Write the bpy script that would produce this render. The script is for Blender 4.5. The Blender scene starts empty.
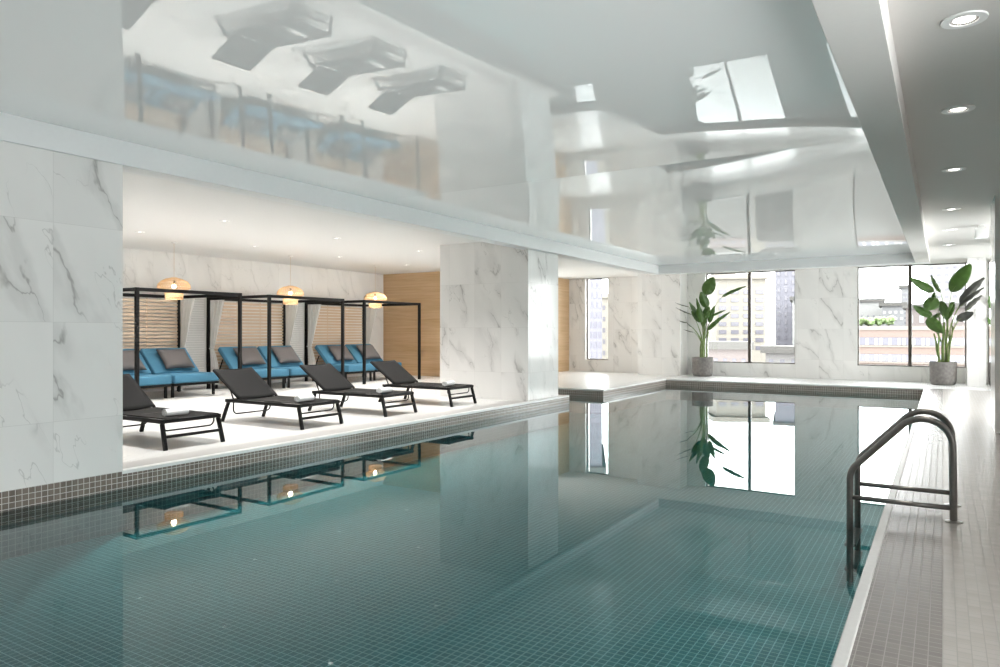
import bpy, bmesh, math, random
from mathutils import Vector, Matrix

random.seed(7)
C = bpy.context.scene.collection
h = 1.4                      # eye height above the deck, metres
PI = math.pi

# ------------------------------------------------------------------ helpers
class B:
    """collects shapes into one mesh"""
    def __init__(self):
        self.bm = bmesh.new()
    def box(self, x0, x1, y0, y1, z0, z1):
        v = [self.bm.verts.new(p) for p in
             ((x0,y0,z0),(x1,y0,z0),(x1,y1,z0),(x0,y1,z0),(x0,y0,z1),(x1,y0,z1),(x1,y1,z1),(x0,y1,z1))]
        for f in ((3,2,1,0),(4,5,6,7),(0,1,5,4),(1,2,6,5),(2,3,7,6),(3,0,4,7)):
            self.bm.faces.new([v[i] for i in f])
        return self
    def hbox(self, *a):
        return self.box(*[q*h for q in a])
    def bar(self, p, q, w, d, up=(0,0,1)):
        """rectangular bar from p to q"""
        p, q = Vector(p), Vector(q); t = (q-p).normalized(); up = Vector(up)
        if abs(t.dot(up)) > .98: up = Vector((1,0,0))
        s = t.cross(up).normalized(); u = s.cross(t).normalized()
        vs = []
        for c in (p, q):
            for a, b in ((-1,-1),(1,-1),(1,1),(-1,1)):
                vs.append(self.bm.verts.new(c + s*a*w/2 + u*b*d/2))
        for f in ((3,2,1,0),(4,5,6,7),(0,1,5,4),(1,2,6,5),(2,3,7,6),(3,0,4,7)):
            self.bm.faces.new([vs[i] for i in f])
        return self
    def tube(self, pts, r, n=12, closed=False, caps=True):
        pts = [Vector(p) for p in pts]; m = len(pts)
        rad = r if isinstance(r, (list, tuple)) else [r]*m
        rings = []; nrm = None
        for i, p in enumerate(pts):
            if closed: t = (pts[(i+1) % m]-pts[i-1]).normalized()
            else: t = (pts[min(i+1, m-1)]-pts[max(i-1, 0)]).normalized()
            if nrm is None:
                a = Vector((0,0,1)) if abs(t.z) < .9 else Vector((1,0,0))
                nrm = t.cross(a).normalized()
            nrm = (nrm - t*nrm.dot(t)).normalized(); b = t.cross(nrm)
            rings.append([self.bm.verts.new(p + (nrm*math.cos(2*PI*k/n) + b*math.sin(2*PI*k/n))*rad[i]) for k in range(n)])
        for i in range(m if closed else m-1):
            A, Bq = rings[i], rings[(i+1) % m]
            for k in range(n):
                self.bm.faces.new((A[k], A[(k+1) % n], Bq[(k+1) % n], Bq[k]))
        if caps and not closed:
            self.bm.faces.new(rings[0][::-1]); self.bm.faces.new(rings[-1])
        return self
    def lathe(self, prof, n=32, c=(0,0,0), cap0=True, cap1=True):
        c = Vector(c); rings = []
        for r, z in prof:
            rings.append([self.bm.verts.new(c + Vector((r*math.cos(2*PI*k/n), r*math.sin(2*PI*k/n), z))) for k in range(n)])
        for i in range(len(rings)-1):
            for k in range(n):
                self.bm.faces.new((rings[i][k], rings[i][(k+1) % n], rings[i+1][(k+1) % n], rings[i+1][k]))
        if cap0: self.bm.faces.new(rings[0][::-1])
        if cap1: self.bm.faces.new(rings[-1])
        return self
    def prism(self, outline, y0, y1):
        """outline in (x, z), extruded along y"""
        a = [self.bm.verts.new((x, y0, z)) for x, z in outline]
        b = [self.bm.verts.new((x, y1, z)) for x, z in outline]
        n = len(a)
        for k in range(n):
            self.bm.faces.new((a[k], a[(k+1) % n], b[(k+1) % n], b[k]))
        self.bm.faces.new(a[::-1]); self.bm.faces.new(b)
        return self
    def plan(self, outline, z0, z1):
        """outline in (x, y), extruded along z"""
        a = [self.bm.verts.new((x, y, z0)) for x, y in outline]
        b = [self.bm.verts.new((x, y, z1)) for x, y in outline]
        n = len(a)
        for k in range(n):
            self.bm.faces.new((a[k], a[(k+1) % n], b[(k+1) % n], b[k]))
        self.bm.faces.new(a[::-1]); self.bm.faces.new(b)
        return self
    def grid(self, f, nu, nv, closed_u=False):
        g = [[self.bm.verts.new(f(i/nu, j/nv)) for j in range(nv+1)] for i in range(nu+1)]
        for i in range(nu):
            for j in range(nv):
                self.bm.faces.new((g[i][j], g[i+1][j], g[i+1][j+1], g[i][j+1]))
        return self
    def xf(self, M):
        self.bm.transform(M); return self

def link(name, b, mat, parent=None, smooth=False, bevel=0, seg=2, loc=None, solid=0, recalc=True, rim=True):
    bm = b.bm
    if recalc: bmesh.ops.recalc_face_normals(bm, faces=bm.faces)
    if bevel:
        bmesh.ops.bevel(bm, geom=[e for e in bm.edges if len(e.link_faces) == 2 and e.calc_face_angle(0) > .5], offset=bevel,
                        segments=seg, affect='EDGES', profile=.5, clamp_overlap=True)
    me = bpy.data.meshes.new(name); bm.to_mesh(me); bm.free()
    me.materials.append(mat)
    if smooth:
        for p in me.polygons: p.use_smooth = True
    o = bpy.data.objects.new(name, me); C.objects.link(o)
    if parent: o.parent = parent
    if loc: o.location = loc
    if solid:
        s = o.modifiers.new('thick', 'SOLIDIFY'); s.thickness = solid; s.offset = 0; s.use_rim = rim
    return o

def autosmooth(o, ang=40):
    me = o.data
    for p in me.polygons: p.use_smooth = True
    bm = bmesh.new(); bm.from_mesh(me)
    for e in bm.edges:
        if len(e.link_faces) == 2 and e.calc_face_angle(0) > math.radians(ang): e.smooth = False
    bm.to_mesh(me); bm.free()
    return o

def thing(name, label, cat, loc=(0,0,0), rz=0, group=None):
    o = bpy.data.objects.new(name, None); C.objects.link(o)
    o.empty_display_size = .1
    o.location = loc; o.rotation_euler = (0,0,rz)
    o['label'] = label; o['category'] = cat; o['kind'] = 'thing'
    if group: o['group'] = group
    return o
def tag(o, label, cat, group=None, kind='thing'):
    o['label'] = label; o['category'] = cat; o['kind'] = kind
    if group: o['group'] = group
    return o
def struct(name, b, mat, label=None, cat=None, parent=None, **k):
    o = link(name, b, mat, parent, **k)
    if parent is None:
        o['kind'] = 'structure'
        if label: o['label'] = label
        if cat: o['category'] = cat
    return o
def dup(root, loc, rz=None, label=None):
    r = root.copy(); C.objects.link(r); r.location = loc
    if rz is not None: r.rotation_euler = (0,0,rz)
    if label: r['label'] = label
    for ch in list(root.children):
        c = ch.copy(); C.objects.link(c); c.parent = r
        for g in list(ch.children):
            d = g.copy(); C.objects.link(d); d.parent = c
    return r

# ------------------------------------------------------------------ materials
class N:
    def __init__(self, name):
        self.m = bpy.data.materials.new(name); self.m.use_nodes = True
        self.t = self.m.node_tree; self.t.nodes.clear()
        self.out = self.t.nodes.new('ShaderNodeOutputMaterial')
    def n(self, typ, **kw):
        nd = self.t.nodes.new(typ)
        ins = kw.pop('ins', {})
        for k, v in kw.items(): setattr(nd, k, v)
        for k, v in ins.items(): self.set(nd, k, v)
        return nd
    def set(self, nd, k, v):
        if hasattr(v, 'is_output'): self.t.links.new(v, nd.inputs[k])
        else: nd.inputs[k].default_value = v
    def math(self, op, a, b=0, c=None, clamp=False):
        nd = self.n('ShaderNodeMath', operation=op, use_clamp=clamp)
        self.set(nd, 0, a); self.set(nd, 1, b)
        if c is not None: self.set(nd, 2, c)
        return nd.outputs[0]
    def vmath(self, op, a, b=None):
        nd = self.n('ShaderNodeVectorMath', operation=op)
        self.set(nd, 0, a)
        if b is not None: self.set(nd, 1, b)
        return nd.outputs['Value'] if op in ('DOT_PRODUCT', 'LENGTH', 'DISTANCE') else nd.outputs[0]
    def mix(self, f, a, b, blend='MIX'):
        nd = self.n('ShaderNodeMix', data_type='RGBA', blend_type=blend)
        self.set(nd, 0, f); self.set(nd, 6, a); self.set(nd, 7, b)
        return nd.outputs[2]
    def noise(self, vec, scale, detail=2, rough=.5, dist=0):
        nd = self.n('ShaderNodeTexNoise', ins={'Scale': scale, 'Detail': detail, 'Roughness': rough, 'Distortion': dist})
        if vec is not None: self.set(nd, 'Vector', vec)
        return nd
    def mr(self, v, a, b, c=0, d=1, smooth=False):
        nd = self.n('ShaderNodeMapRange', ins={1: a, 2: b, 3: c, 4: d})
        if smooth: nd.interpolation_type = 'SMOOTHSTEP'
        self.set(nd, 0, v); return nd.outputs[0]
    def pos(self):
        if not hasattr(self, 'geo'): self.geo = self.n('ShaderNodeNewGeometry')
        return self.geo.outputs['Position']
    def nor(self):
        self.pos(); return self.geo.outputs['Normal']
    def tnor(self):
        self.pos(); return self.geo.outputs['True Normal']
    def sep(self, v):
        nd = self.n('ShaderNodeSeparateXYZ'); self.set(nd, 0, v); return nd.outputs
    def comb(self, x, y, z):
        nd = self.n('ShaderNodeCombineXYZ'); self.set(nd, 0, x); self.set(nd, 1, y); self.set(nd, 2, z); return nd.outputs[0]
    def pbsdf(self, **ins):
        nd = self.n('ShaderNodeBsdfPrincipled')
        for k, v in ins.items(): self.set(nd, k.replace('_', ' '), v)
        return nd
    def bump(self, height, strength=.2, dist=.01):
        nd = self.n('ShaderNodeBump', ins={'Strength': strength, 'Distance': dist}); self.set(nd, 'Height', height)
        return nd.outputs[0]
    def done(self, sh, vol=None):
        self.t.links.new(sh, self.out.inputs['Surface'])
        if vol is not None: self.t.links.new(vol, self.out.inputs['Volume'])
        return self.m

def col(r, g, b): return (r, g, b, 1)

def simple(name, c, rough=.5, metal=0, noise=0, nscale=30, spec=.5, bump=0):
    n = N(name)
    tc = n.n('ShaderNodeTexCoord').outputs['Object']
    base = col(*c)
    ns = n.noise(tc, nscale, 3)
    v = n.mr(ns.outputs[0], .25, .75, 1-noise, 1+noise)
    bc = n.mix(1.0, base, n.comb(v, v, v), 'MULTIPLY')
    p = n.pbsdf(Base_Color=bc, Roughness=rough, Metallic=metal, Specular_IOR_Level=spec)
    if bump: n.set(p, 'Normal', n.bump(ns.outputs[0], bump, .005))
    return n.done(p.outputs[0])

def tile_mask(n, pitch, grout, off=(0,0,0)):
    """1 on the grout lines of a square mosaic that wraps every axis-aligned face"""
    p = n.sep(n.pos()); nn = n.sep(n.tnor())
    tot = None
    for i in range(3):
        f = n.math('FRACT', n.math('MULTIPLY', n.math('ADD', p[i], off[i]), 1/pitch))
        d = n.math('ABSOLUTE', n.math('SUBTRACT', f, .5))
        line = n.math('GREATER_THAN', d, .5-grout/pitch/2)
        ok = n.math('LESS_THAN', n.math('ABSOLUTE', nn[i]), .5)
        l = n.math('MULTIPLY', line, ok)
        tot = l if tot is None else n.math('MAXIMUM', tot, l)
    return tot

def mosaic(name, c, g, pitch=.054, grout=.006, rough=.25, var=.18, spec=.5):
    n = N(name)
    m = tile_mask(n, pitch, grout, (.001, .013, .0))
    cell = n.vmath('FLOOR', n.vmath('SCALE', n.pos()))
    sc = cell.node.inputs[0].links[0].from_node; sc.inputs['Scale'].default_value = 1/pitch
    wn = n.n('ShaderNodeTexWhiteNoise', noise_dimensions='3D'); n.set(wn, 'Vector', cell)
    v = n.mr(wn.outputs[0], 0, 1, 1-var, 1+var)
    bc = n.mix(1.0, col(*c), n.comb(v, v, v), 'MULTIPLY')
    bc = n.mix(m, bc, col(*g))
    r = n.mr(m, 0, 1, rough, .7)
    p = n.pbsdf(Base_Color=bc, Roughness=r, Specular_IOR_Level=spec)
    n.set(p, 'Normal', n.bump(n.math('SUBTRACT', 1, m), .25, .002))
    return n.done(p.outputs[0])

def marble(name, tint=(.80,.785,.765), rough=.12, seed=0.0, tw=.66, th=.925, z0=.405*1.4, vein=.8):
    n = N(name)
    P = n.sep(n.pos())
    hor = n.math('ADD', n.math('ADD', P[0], P[1]), .17)
    nn = n.sep(n.tnor())
    # joints
    def line(v, pitch, o):
        f = n.math('FRACT', n.math('MULTIPLY', n.math('ADD', v, o), 1/pitch))
        d = n.math('ABSOLUTE', n.math('SUBTRACT', f, .5))
        return n.math('GREATER_THAN', d, .5-.0022/pitch)
    hx = n.math('MULTIPLY', n.math('GREATER_THAN', n.math('ABSOLUTE', nn[0]), .5), P[1])
    hy = n.math('MULTIPLY', n.math('GREATER_THAN', n.math('ABSOLUTE', nn[1]), .5), P[0])
    hh = n.math('ADD', hx, hy)
    o1 = tw*10 - (2.455*1.4) % tw
    j = n.math('MAXIMUM', line(hh, tw, o1), line(P[2], th, th*4-z0))
    idx = n.comb(n.math('FLOOR', n.math('MULTIPLY', n.math('ADD', hh, o1), 1/tw)),
                 n.math('FLOOR', n.math('MULTIPLY', n.math('ADD', P[2], th*4-z0), 1/th)), seed)
    wn = n.n('ShaderNodeTexWhiteNoise', noise_dimensions='3D'); n.set(wn, 'Vector', idx)
    # veins run on across the joints in pairs of tiles, so only a small jump
    q = n.comb(n.math('MULTIPLY', n.math('ADD', hh, n.math('MULTIPLY', P[2], .38)), 1.15), n.math('MULTIPLY', n.math('SUBTRACT', P[2], n.math('MULTIPLY', hh, .3)), .42), seed*3.1)
    jump = n.vmath('SCALE', wn.outputs['Color']); jump.node.inputs['Scale'].default_value = .9
    q = n.vmath('ADD', q, jump)
    warp = n.noise(q, 2.4, 4, .6)
    w2 = n.vmath('SCALE', n.vmath('SUBTRACT', warp.outputs['Color'], (.5,.5,.5))); w2.node.inputs['Scale'].default_value = .42
    qq = n.vmath('ADD', q, w2)
    a = n.noise(qq, .95, 2.5, .45)
    ridge = n.math('ABSOLUTE', n.math('SUBTRACT', a.outputs[0], .5))
    thick = n.noise(q, 2.3, 1)
    wd = n.mr(thick.outputs[0], .35, .7, .002, .016)
    v1 = n.math('SUBTRACT', 1, n.math('DIVIDE', ridge, wd), clamp=True)
    msk = n.mr(n.noise(q, 1.3, 2).outputs[0], .42, .56, 0, 1, True)
    v1 = n.math('MULTIPLY', v1, msk)
    halo = n.math('MULTIPLY', n.mr(ridge, 0, .06, 1, 0, True), n.math('MULTIPLY', msk, .28))
    b = n.noise(qq, 2.1, 3, .5)
    r2 = n.math('ABSOLUTE', n.math('SUBTRACT', b.outputs[0], .47))
    v2 = n.math('MULTIPLY', n.mr(r2, 0, .007, 1, 0), n.mr(n.noise(q, 1.9, 1).outputs[0], .52, .62, 0, .55, True))
    tot = n.math('MULTIPLY', n.math('MAXIMUM', n.math('MAXIMUM', v1, halo), v2), vein, clamp=True)
    cloud = n.mr(n.noise(q, .8, 3).outputs[0], .3, .7, .93, 1.04)
    bc = n.mix(1.0, col(*tint), n.comb(cloud, cloud, cloud), 'MULTIPLY')
    bc = n.mix(n.math('MULTIPLY', tot, .8), bc, col(.20,.185,.17))
    bc = n.mix(n.math('MULTIPLY', j, .3), bc, col(.42,.40,.38))
    p = n.pbsdf(Base_Color=bc, Roughness=rough, Specular_IOR_Level=.19)
    return n.done(p.outputs[0])

def wood(name, c1, c2, plank=.19, along='h', rough=.4, grain=1.0):
    n = N(name); P = n.sep(n.pos())
    hor = n.math('ADD', P[0], P[1])
    row = n.math('FLOOR', n.math('MULTIPLY', P[2], 1/plank))
    q = n.comb(n.math('MULTIPLY', hor, .35), n.math('ADD', n.math('MULTIPLY', P[2], 9*grain), n.math('MULTIPLY', row, 3.7)), row)
    a = n.noise(q, 2.2, 5, .6, .6)
    wn = n.n('ShaderNodeTexWhiteNoise', noise_dimensions='1D'); n.set(wn, 'W', row)
    f = n.math('ADD', n.mr(a.outputs[0], .3, .7), n.mr(wn.outputs[0], 0, 1, -.22, .22), clamp=True)
    bc = n.mix(f, col(*c1), col(*c2))
    jf = n.math('FRACT', n.math('MULTIPLY', P[2], 1/plank))
    j = n.math('GREATER_THAN', jf, .985)
    bc = n.mix(n.math('MULTIPLY', j, .35), bc, col(c1[0]*.4, c1[1]*.4, c1[2]*.4))
    p = n.pbsdf(Base_Color=bc, Roughness=rough)
    return n.done(p.outputs[0])

def emit(name, c, s):
    n = N(name); e = n.n('ShaderNodeEmission', ins={'Color': col(*c), 'Strength': s}); return n.done(e.outputs[0])

def glass(name, tint=(1,1,1), ior=1.45, gl=.9):
    n = N(name)
    fr = n.n('ShaderNodeFresnel', ins={'IOR': ior})
    tr = n.n('ShaderNodeBsdfTransparent', ins={'Color': col(*tint)})
    g = n.n('ShaderNodeBsdfGlossy', ins={'Color': col(gl,gl,gl), 'Roughness': 0.0})
    mx = n.n('ShaderNodeMixShader'); n.set(mx, 0, fr.outputs[0]); n.set(mx, 1, tr.outputs[0]); n.set(mx, 2, g.outputs[0])
    return n.done(mx.outputs[0])

WL = -.122*h                 # water level
def water():
    n = N('pool water')
    P = n.sep(n.pos())
    top = n.math('GREATER_THAN', P[2], WL-.004)
    nz = n.noise(n.comb(P[0], n.math('MULTIPLY', P[1], .8), 0), .55, 1)
    bp = n.bump(nz.outputs[0], .05, .02)
    fr = n.n('ShaderNodeFresnel', ins={'IOR': WATER_IOR}); n.set(fr, 'Normal', bp)
    fac = n.math('MULTIPLY', fr.outputs[0], top)
    tr = n.n('ShaderNodeBsdfTransparent')
    g = n.n('ShaderNodeBsdfGlossy', ins={'Color': col(.97,1,1), 'Roughness': 0.0}); n.set(g, 'Normal', bp)
    mx = n.n('ShaderNodeMixShader'); n.set(mx, 0, fac); n.set(mx, 1, tr.outputs[0]); n.set(mx, 2, g.outputs[0])
    v = n.n('ShaderNodeVolumeAbsorption', ins={'Color': col(*WATER_COL), 'Density': WATER_DEN})
    return n.done(mx.outputs[0], v.outputs[0])

def membrane():
    n = N('stretched gloss ceiling')
    P = n.sep(n.pos())
    df = n.n('ShaderNodeBsdfDiffuse', ins={'Color': col(*MEMB_COL)})
    tl = n.n('ShaderNodeBsdfTranslucent', ins={'Color': col(*MEMB_COL)})
    d = n.n('ShaderNodeMixShader', ins={0: .35}); n.set(d, 1, df.outputs[0]); n.set(d, 2, tl.outputs[0])  # translucency added so the unseen fill lamps show through
    g = n.n('ShaderNodeBsdfGlossy', ins={'Color': col(.95,.97,.97), 'Roughness': 0.0})
    fr = n.n('ShaderNodeFresnel', ins={'IOR': MEMB_IOR})
    mx = n.n('ShaderNodeMixShader'); n.set(mx, 0, fr.outputs[0]); n.set(mx, 1, d.outputs[0]); n.set(mx, 2, g.outputs[0])
    return n.done(mx.outputs[0])

# tuning block
WATER_IOR, WATER_COL, WATER_DEN = 1.36, (.16,.76,.78), 1.0
MEMB_COL, MEMB_IOR = (.93,.935,.93), 2.05
SKY = 6.2
LOUNGE_W, AISLE_W, PEND_W = 94, 34, 9
FILL_W = 105  # power of the fill lamps added above the gloss ceiling
EXPOSURE = 1.0

M = {}
M['marble'] = marble('white veined marble')
M['marble_back'] = marble('white veined marble cladding', seed=2.0, tw=.93, th=1.9, vein=.45)
M['plaster'] = simple('white plaster', (.80,.79,.775), .7, noise=.01)
M['soffit'] = simple('warm grey soffit paint', (.68,.655,.63), .6, noise=.01)
M['fascia'] = simple('satin white paint', (.78,.785,.785), .35, noise=.01)
M['floor_white'] = mosaic('pale lounge floor tile', (.84,.83,.81), (.74,.73,.71), .054, .004, .22, .02)
M['floor_far'] = mosaic('pale window deck tile', (.78,.775,.765), (.66,.655,.65), .054, .004, .2, .03, .25)
M['floor_grey'] = mosaic('light grey deck mosaic', (.325,.30,.278), (.225,.208,.195), .054, .004, .27, .05, .15)
M['floor_taupe'] = mosaic('taupe deck mosaic', (.165,.148,.137), (.24,.222,.207), .054, .004, .26, .09, .17)
M['pool_tile'] = mosaic('taupe pool mosaic', (.21,.175,.15), (.58,.54,.50), .054, .006, .2, .16)
M['pool_floor'] = mosaic('pool floor mosaic', (.135,.295,.315), (.62,.80,.81), .054, .0065, .3, .12)
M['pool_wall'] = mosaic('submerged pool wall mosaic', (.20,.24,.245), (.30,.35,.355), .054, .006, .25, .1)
M['lip'] = simple('grey white bullnose tile', (.44,.43,.415), .4, noise=.05)
M['coping'] = simple('white stone coping', (.80,.80,.785), .3, noise=.03)
M['drain'] = simple('grey drain grating', (.44,.425,.41), .5, noise=.1, nscale=90)
M['wood'] = wood('honey oak panelling', (.52,.34,.18), (.64,.45,.27))
M['slat'] = wood('pale oak slats', (.56,.42,.30), (.70,.56,.42), .4, grain=3)
M['slat_grey'] = simple('pale grey slats', (.62,.61,.59), .5, noise=.05)
M['black'] = simple('black powder coated metal', (.006,.0056,.0055), .45, noise=.1, nscale=60, spec=.16)
M['bronze'] = simple('dark bronze aluminium', (.085,.07,.058), .4, .3, noise=.1)
M['sling'] = simple('charcoal mesh sling', (.0075,.007,.0068), .7, noise=.25, nscale=220, bump=.3, spec=.2)
M['blue'] = simple('blue outdoor fabric', (.045,.165,.26), .8, noise=.07, nscale=160, bump=.2)
M['pillow'] = simple('mauve grey fabric', (.105,.096,.096), .85, noise=.08, nscale=180, bump=.2)
M['towel'] = simple('white terry towel', (.86,.86,.85), .95, noise=.05, nscale=240, bump=.5)
M['steel'] = simple('brushed dark steel', (.21,.198,.187), .34, .85, noise=.08, nscale=50)
M['steel_bright'] = simple('brushed steel', (.42,.40,.38), .3, .9, noise=.05)
M['pot'] = simple('grey cast stone', (.19,.175,.165), .85, noise=.28, nscale=14, bump=.5)
M['soil'] = simple('dark soil', (.03,.022,.016), .95, noise=.4, nscale=60, bump=.6)
M['stem'] = simple('green stalk', (.13,.19,.045), .5, noise=.2, nscale=20)
M['white_metal'] = simple('white enamel', (.86,.86,.85), .35, noise=.01)
M['rattan'] = simple('honey rattan', (.60,.43,.26), .6, noise=.2, nscale=60)
M['lamp_lens'] = emit('lamp lens', (1,.96,.90), 2.6)
M['bulb'] = emit('warm bulb', (1,.82,.56), 9)
M['glass'] = glass('window glass', (.985,.995,.99), 1.3)
M['water'] = water()
M['membrane'] = membrane()
def leafmat(name, c1, c2):
    n = N(name); tc = n.n('ShaderNodeTexCoord').outputs['Object']
    ns = n.noise(tc, 9, 3)
    bc = n.mix(ns.outputs[0], col(*c1), col(*c2))
    p = n.pbsdf(Base_Color=bc, Roughness=.38)
    tl = n.n('ShaderNodeBsdfTranslucent'); n.set(tl, 'Color', bc)
    mx = n.n('ShaderNodeMixShader', ins={0: .22}); n.set(mx, 1, p.outputs[0]); n.set(mx, 2, tl.outputs[0])
    return n.done(mx.outputs[0])
M['leaf'] = leafmat('green paddle leaf', (.035,.085,.012), (.085,.17,.03))
M['leaf_dark'] = leafmat('dark grey green leaf', (.05,.052,.046), (.10,.10,.085))
def curtain_mat():
    n = N('sheer white cloth')
    d = n.n('ShaderNodeBsdfDiffuse', ins={'Color': col(.90,.89,.87)})
    t = n.n('ShaderNodeBsdfTranslucent', ins={'Color': col(.9,.89,.87)})
    mx = n.n('ShaderNodeMixShader', ins={0: .4}); n.set(mx, 1, d.outputs[0]); n.set(mx, 2, t.outputs[0])
    return n.done(mx.outputs[0])
M['curtain'] = curtain_mat()

# ------------------------------------------------------------------ plan (units of h)
XL, XR = -5.0, -.285         # pool long edges
YF = 14.75                   # far pool edge
Y0 = -2.6                    # near pool edge, behind the camera
AX0, AY0, AY1 = -7.6, 10.13, 11.46   # alcove on the left
XW, YB = -11.25, 12.9        # lounge back wall, lounge end wall
YFW = 16.6                   # window wall
XRW = 1.35                   # right wall
YN = -3.6                    # wall behind the camera
SILL = .30
ZB, ZC, ZM = 2.196, 2.36, 2.37   # beam underside, plaster ceilings, gloss ceiling edge
PD = -.60/h                 # pool floor (above the deck datum, in h)

def S(name, mat, *boxes, **k):
    b = B()
    for q in boxes: b.hbox(*q)
    return struct(name, b, M[mat], **k)

# floors
S('floor_lounge', 'floor_white', (XW-.1, XL-.33, 1.5, AY0, -.2, 0), (XW-.1, AX0, AY0, AY1, -.2, 0), (XW-.1, XL-.33, AY1+.35, YFW, -.2, 0))
S('floor_lounge_edge', 'drain', (XL-.33, XL-.07, 1.5, AY0-.33, -.2, .0))
S('trim_coping_lounge', 'coping', (XL-.07, XL, 2.92, AY0, -.02, .004), (XL-.33, XL-.07, AY0-.33, AY0, -.2, .002))
S('floor_window_deck', 'floor_far', (XL-.33, XRW, YF, YFW, -.2, 0), (XL-.33, XL-.02, AY1, YF, -.2, 0), (XW-.1, XL-.33, AY1, AY1+.35, -.2, 0))
S('floor_aisle_border', 'floor_taupe', (XR+.042, 0, Y0, YF, -.2, 0))
S('floor_aisle', 'floor_grey', (0, XRW, YN, YF, -.2, 0))
S('floor_near', 'floor_grey', (XL-.2, 0, YN, Y0, -.2, 0))
S('trim_coping_aisle', 'lip', (XR, XR+.042, Y0, YF, -.05, .006), bevel=.008)
# pool shell
zt = -.002
S('wall_pool_left', 'pool_tile', (XL-.2, XL, Y0, 2.92, -.21, -.001), (XL-.2, XL, 2.92, AY0, -.21, -.021))
S('wall_pool_left_deep', 'pool_wall', (XL-.2, XL, Y0, AY0, PD, -.212), (AX0, XL-.2, AY0-.2, AY0, PD, -.212))
S('wall_pool_alcove', 'pool_tile', (AX0-.2, AX0, AY0-.2, AY1+.2, PD, -.2), (AX0-.2, XL-.02, AY1, AY1+.2, PD, -.2),
  (AX0, XL-.02, AY1-.006, AY1, -.2, zt-.02), (AX0-.006, AX0, AY0, AY1, -.2, zt-.02))
S('wall_pool_left_far', 'pool_tile', (XL-.2, XL-.02, AY1+.2, YF, PD, -.2), (XL-.02, XL, AY1-.006, YF, PD, zt-.02))
S('wall_pool_far', 'pool_tile', (XL-.2, XR+.2, YF, YF+.2, PD, -.2), (XL-.02, XR, YF-.006, YF, -.2, zt-.02))
S('wall_pool_right', 'pool_wall', (XR, XR+.2, Y0, YF, PD, -.2))
S('wall_pool_right_edge', 'pool_tile', (XR, XR+.2, Y0, YF, -.199, -.051))
S('wall_pool_near', 'pool_tile', (XL-.2, XR+.2, Y0-.2, Y0, PD, -.2), (XL, XR, Y0-.006, Y0, -.2, zt))
S('floor_pool', 'pool_floor', (AX0-.2, XR+.2, Y0-.2, YF+.2, PD-.15, PD))
for nm, q in (('trim_deck_edge_far', (XL-.02, XR, YF-.012, YF, -.022, .002)), ('trim_deck_edge_left', (XL-.02, XL+.01, AY1-.012, YF, -.022, .002)),
              ('trim_deck_edge_alcove', (AX0, XL-.02, AY1-.012, AY1, -.022, .002))):
    S(nm, 'coping', q)
# water: one body that fills the basin and the alcove
e = .0066; ew = .001
wv = B().plan([(x*h, y*h) for x, y in ((XL+ew, Y0+e), (XR-ew, Y0+e), (XR-ew, YF-e), (XL+e, YF-e), (XL+e, AY1-e), (AX0+e, AY1-e), (AX0+e, AY0+ew), (XL+ew, AY0+ew))],
              PD*h+.004, WL)
w = link('pool_water', wv, M['water'])
tag(w, 'still teal water filling the long tiled indoor pool', 'water', kind='stuff')

# walls
S('wall_pier_left', 'marble', (XL-.2, XL-.001, YN, 2.926, 0, ZC))
S('wall_lounge_near', 'plaster', (XW, XL-.2, 1.4, 1.5, -.2, ZC))
S('wall_lounge_back', 'marble_back', (XW-.2, XW, 1.4, YB, -.2, ZC+.1))
S('wall_lounge_end', 'wood', (XW-.2, -8.2, YB, YB+.12, 0, ZC), (-8.32, -8.2, YB+.12, 13.3, 0, ZC), (-8.32, -8.2, 15.8, YFW, 0, ZC), (-8.32, -8.2, 13.3, 15.8, 0, SILL))
S('column_lounge', 'marble', (-6.68, -5.1, 8.99, 9.94, 0, ZC))
S('wall_near', 'plaster', (XL-.2, XRW+.25, YN-.2, YN, -.2, ZC+.3))
# window wall with its openings
wins = [(-7.74, -7.12), (-4.69, -2.74), (-1.52, .386), (.74, 1.25)]
sol = [(-8.4, -7.74), (-7.12, -4.69), (-2.74, -1.52), (.386, .74), (1.25, 1.55)]
bx = [(a, b, YFW, YFW+.25, -.2, ZC+.1) for a, b in sol] + [(a, b, YFW, YFW+.25, -.2, SILL) for a, b in wins]
S('wall_far', 'marble', *bx)
S('column_window_left', 'marble', (-6.14, -5.12, 16.08, YFW, 0, ZC))
S('column_window_right', 'marble', (.38, .67, 15.72, YFW, 0, ZC))
S('column_aisle', 'marble', (.437, XRW, 8.58, 9.35, 0, ZC))

def window(k, a, b, along='x', plane=YFW, mull=True, fw=.022):
    root = bpy.data.objects.new('window_%d' % k, None); C.objects.link(root); root['kind'] = 'structure'
    d0, d1 = plane+.09, plane+.15
    def bb(u0, u1, z0, z1, m0=0, m1=0, q=None):
        q = q or B()
        if along == 'x': q.hbox(u0, u1, d0-m0, d1+m1, z0, z1)
        else: q.hbox(d0-m0, d1+m1, u0, u1, z0, z1)
        return q
    f = B()
    bb(a, a+fw, SILL, ZC, q=f); bb(b-fw, b, SILL, ZC, q=f); bb(a+fw, b-fw, SILL, SILL+fw, q=f); bb(a+fw, b-fw, ZC-fw, ZC, q=f)
    link('window_frame', f, M['bronze'], root)
    if mull:
        n = max(1, round((b-a)/1.1)-1) if along != 'x' else 1
        for i in range(n):
            c = a + (b-a)*(i+1)/(n+1)
            link('mullion', bb(c-.032, c+.032, SILL+fw, ZC-fw, .02, .0), M['bronze'], root)
    g = B()
    if along == 'x': g.hbox(a+fw, b-fw, plane+.115, plane+.121, SILL+fw, ZC-fw)
    else: g.hbox(plane+.115, plane+.121, a+fw, b-fw, SILL+fw, ZC-fw)
    link('pane', g, M['glass'], root)
    return root
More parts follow.
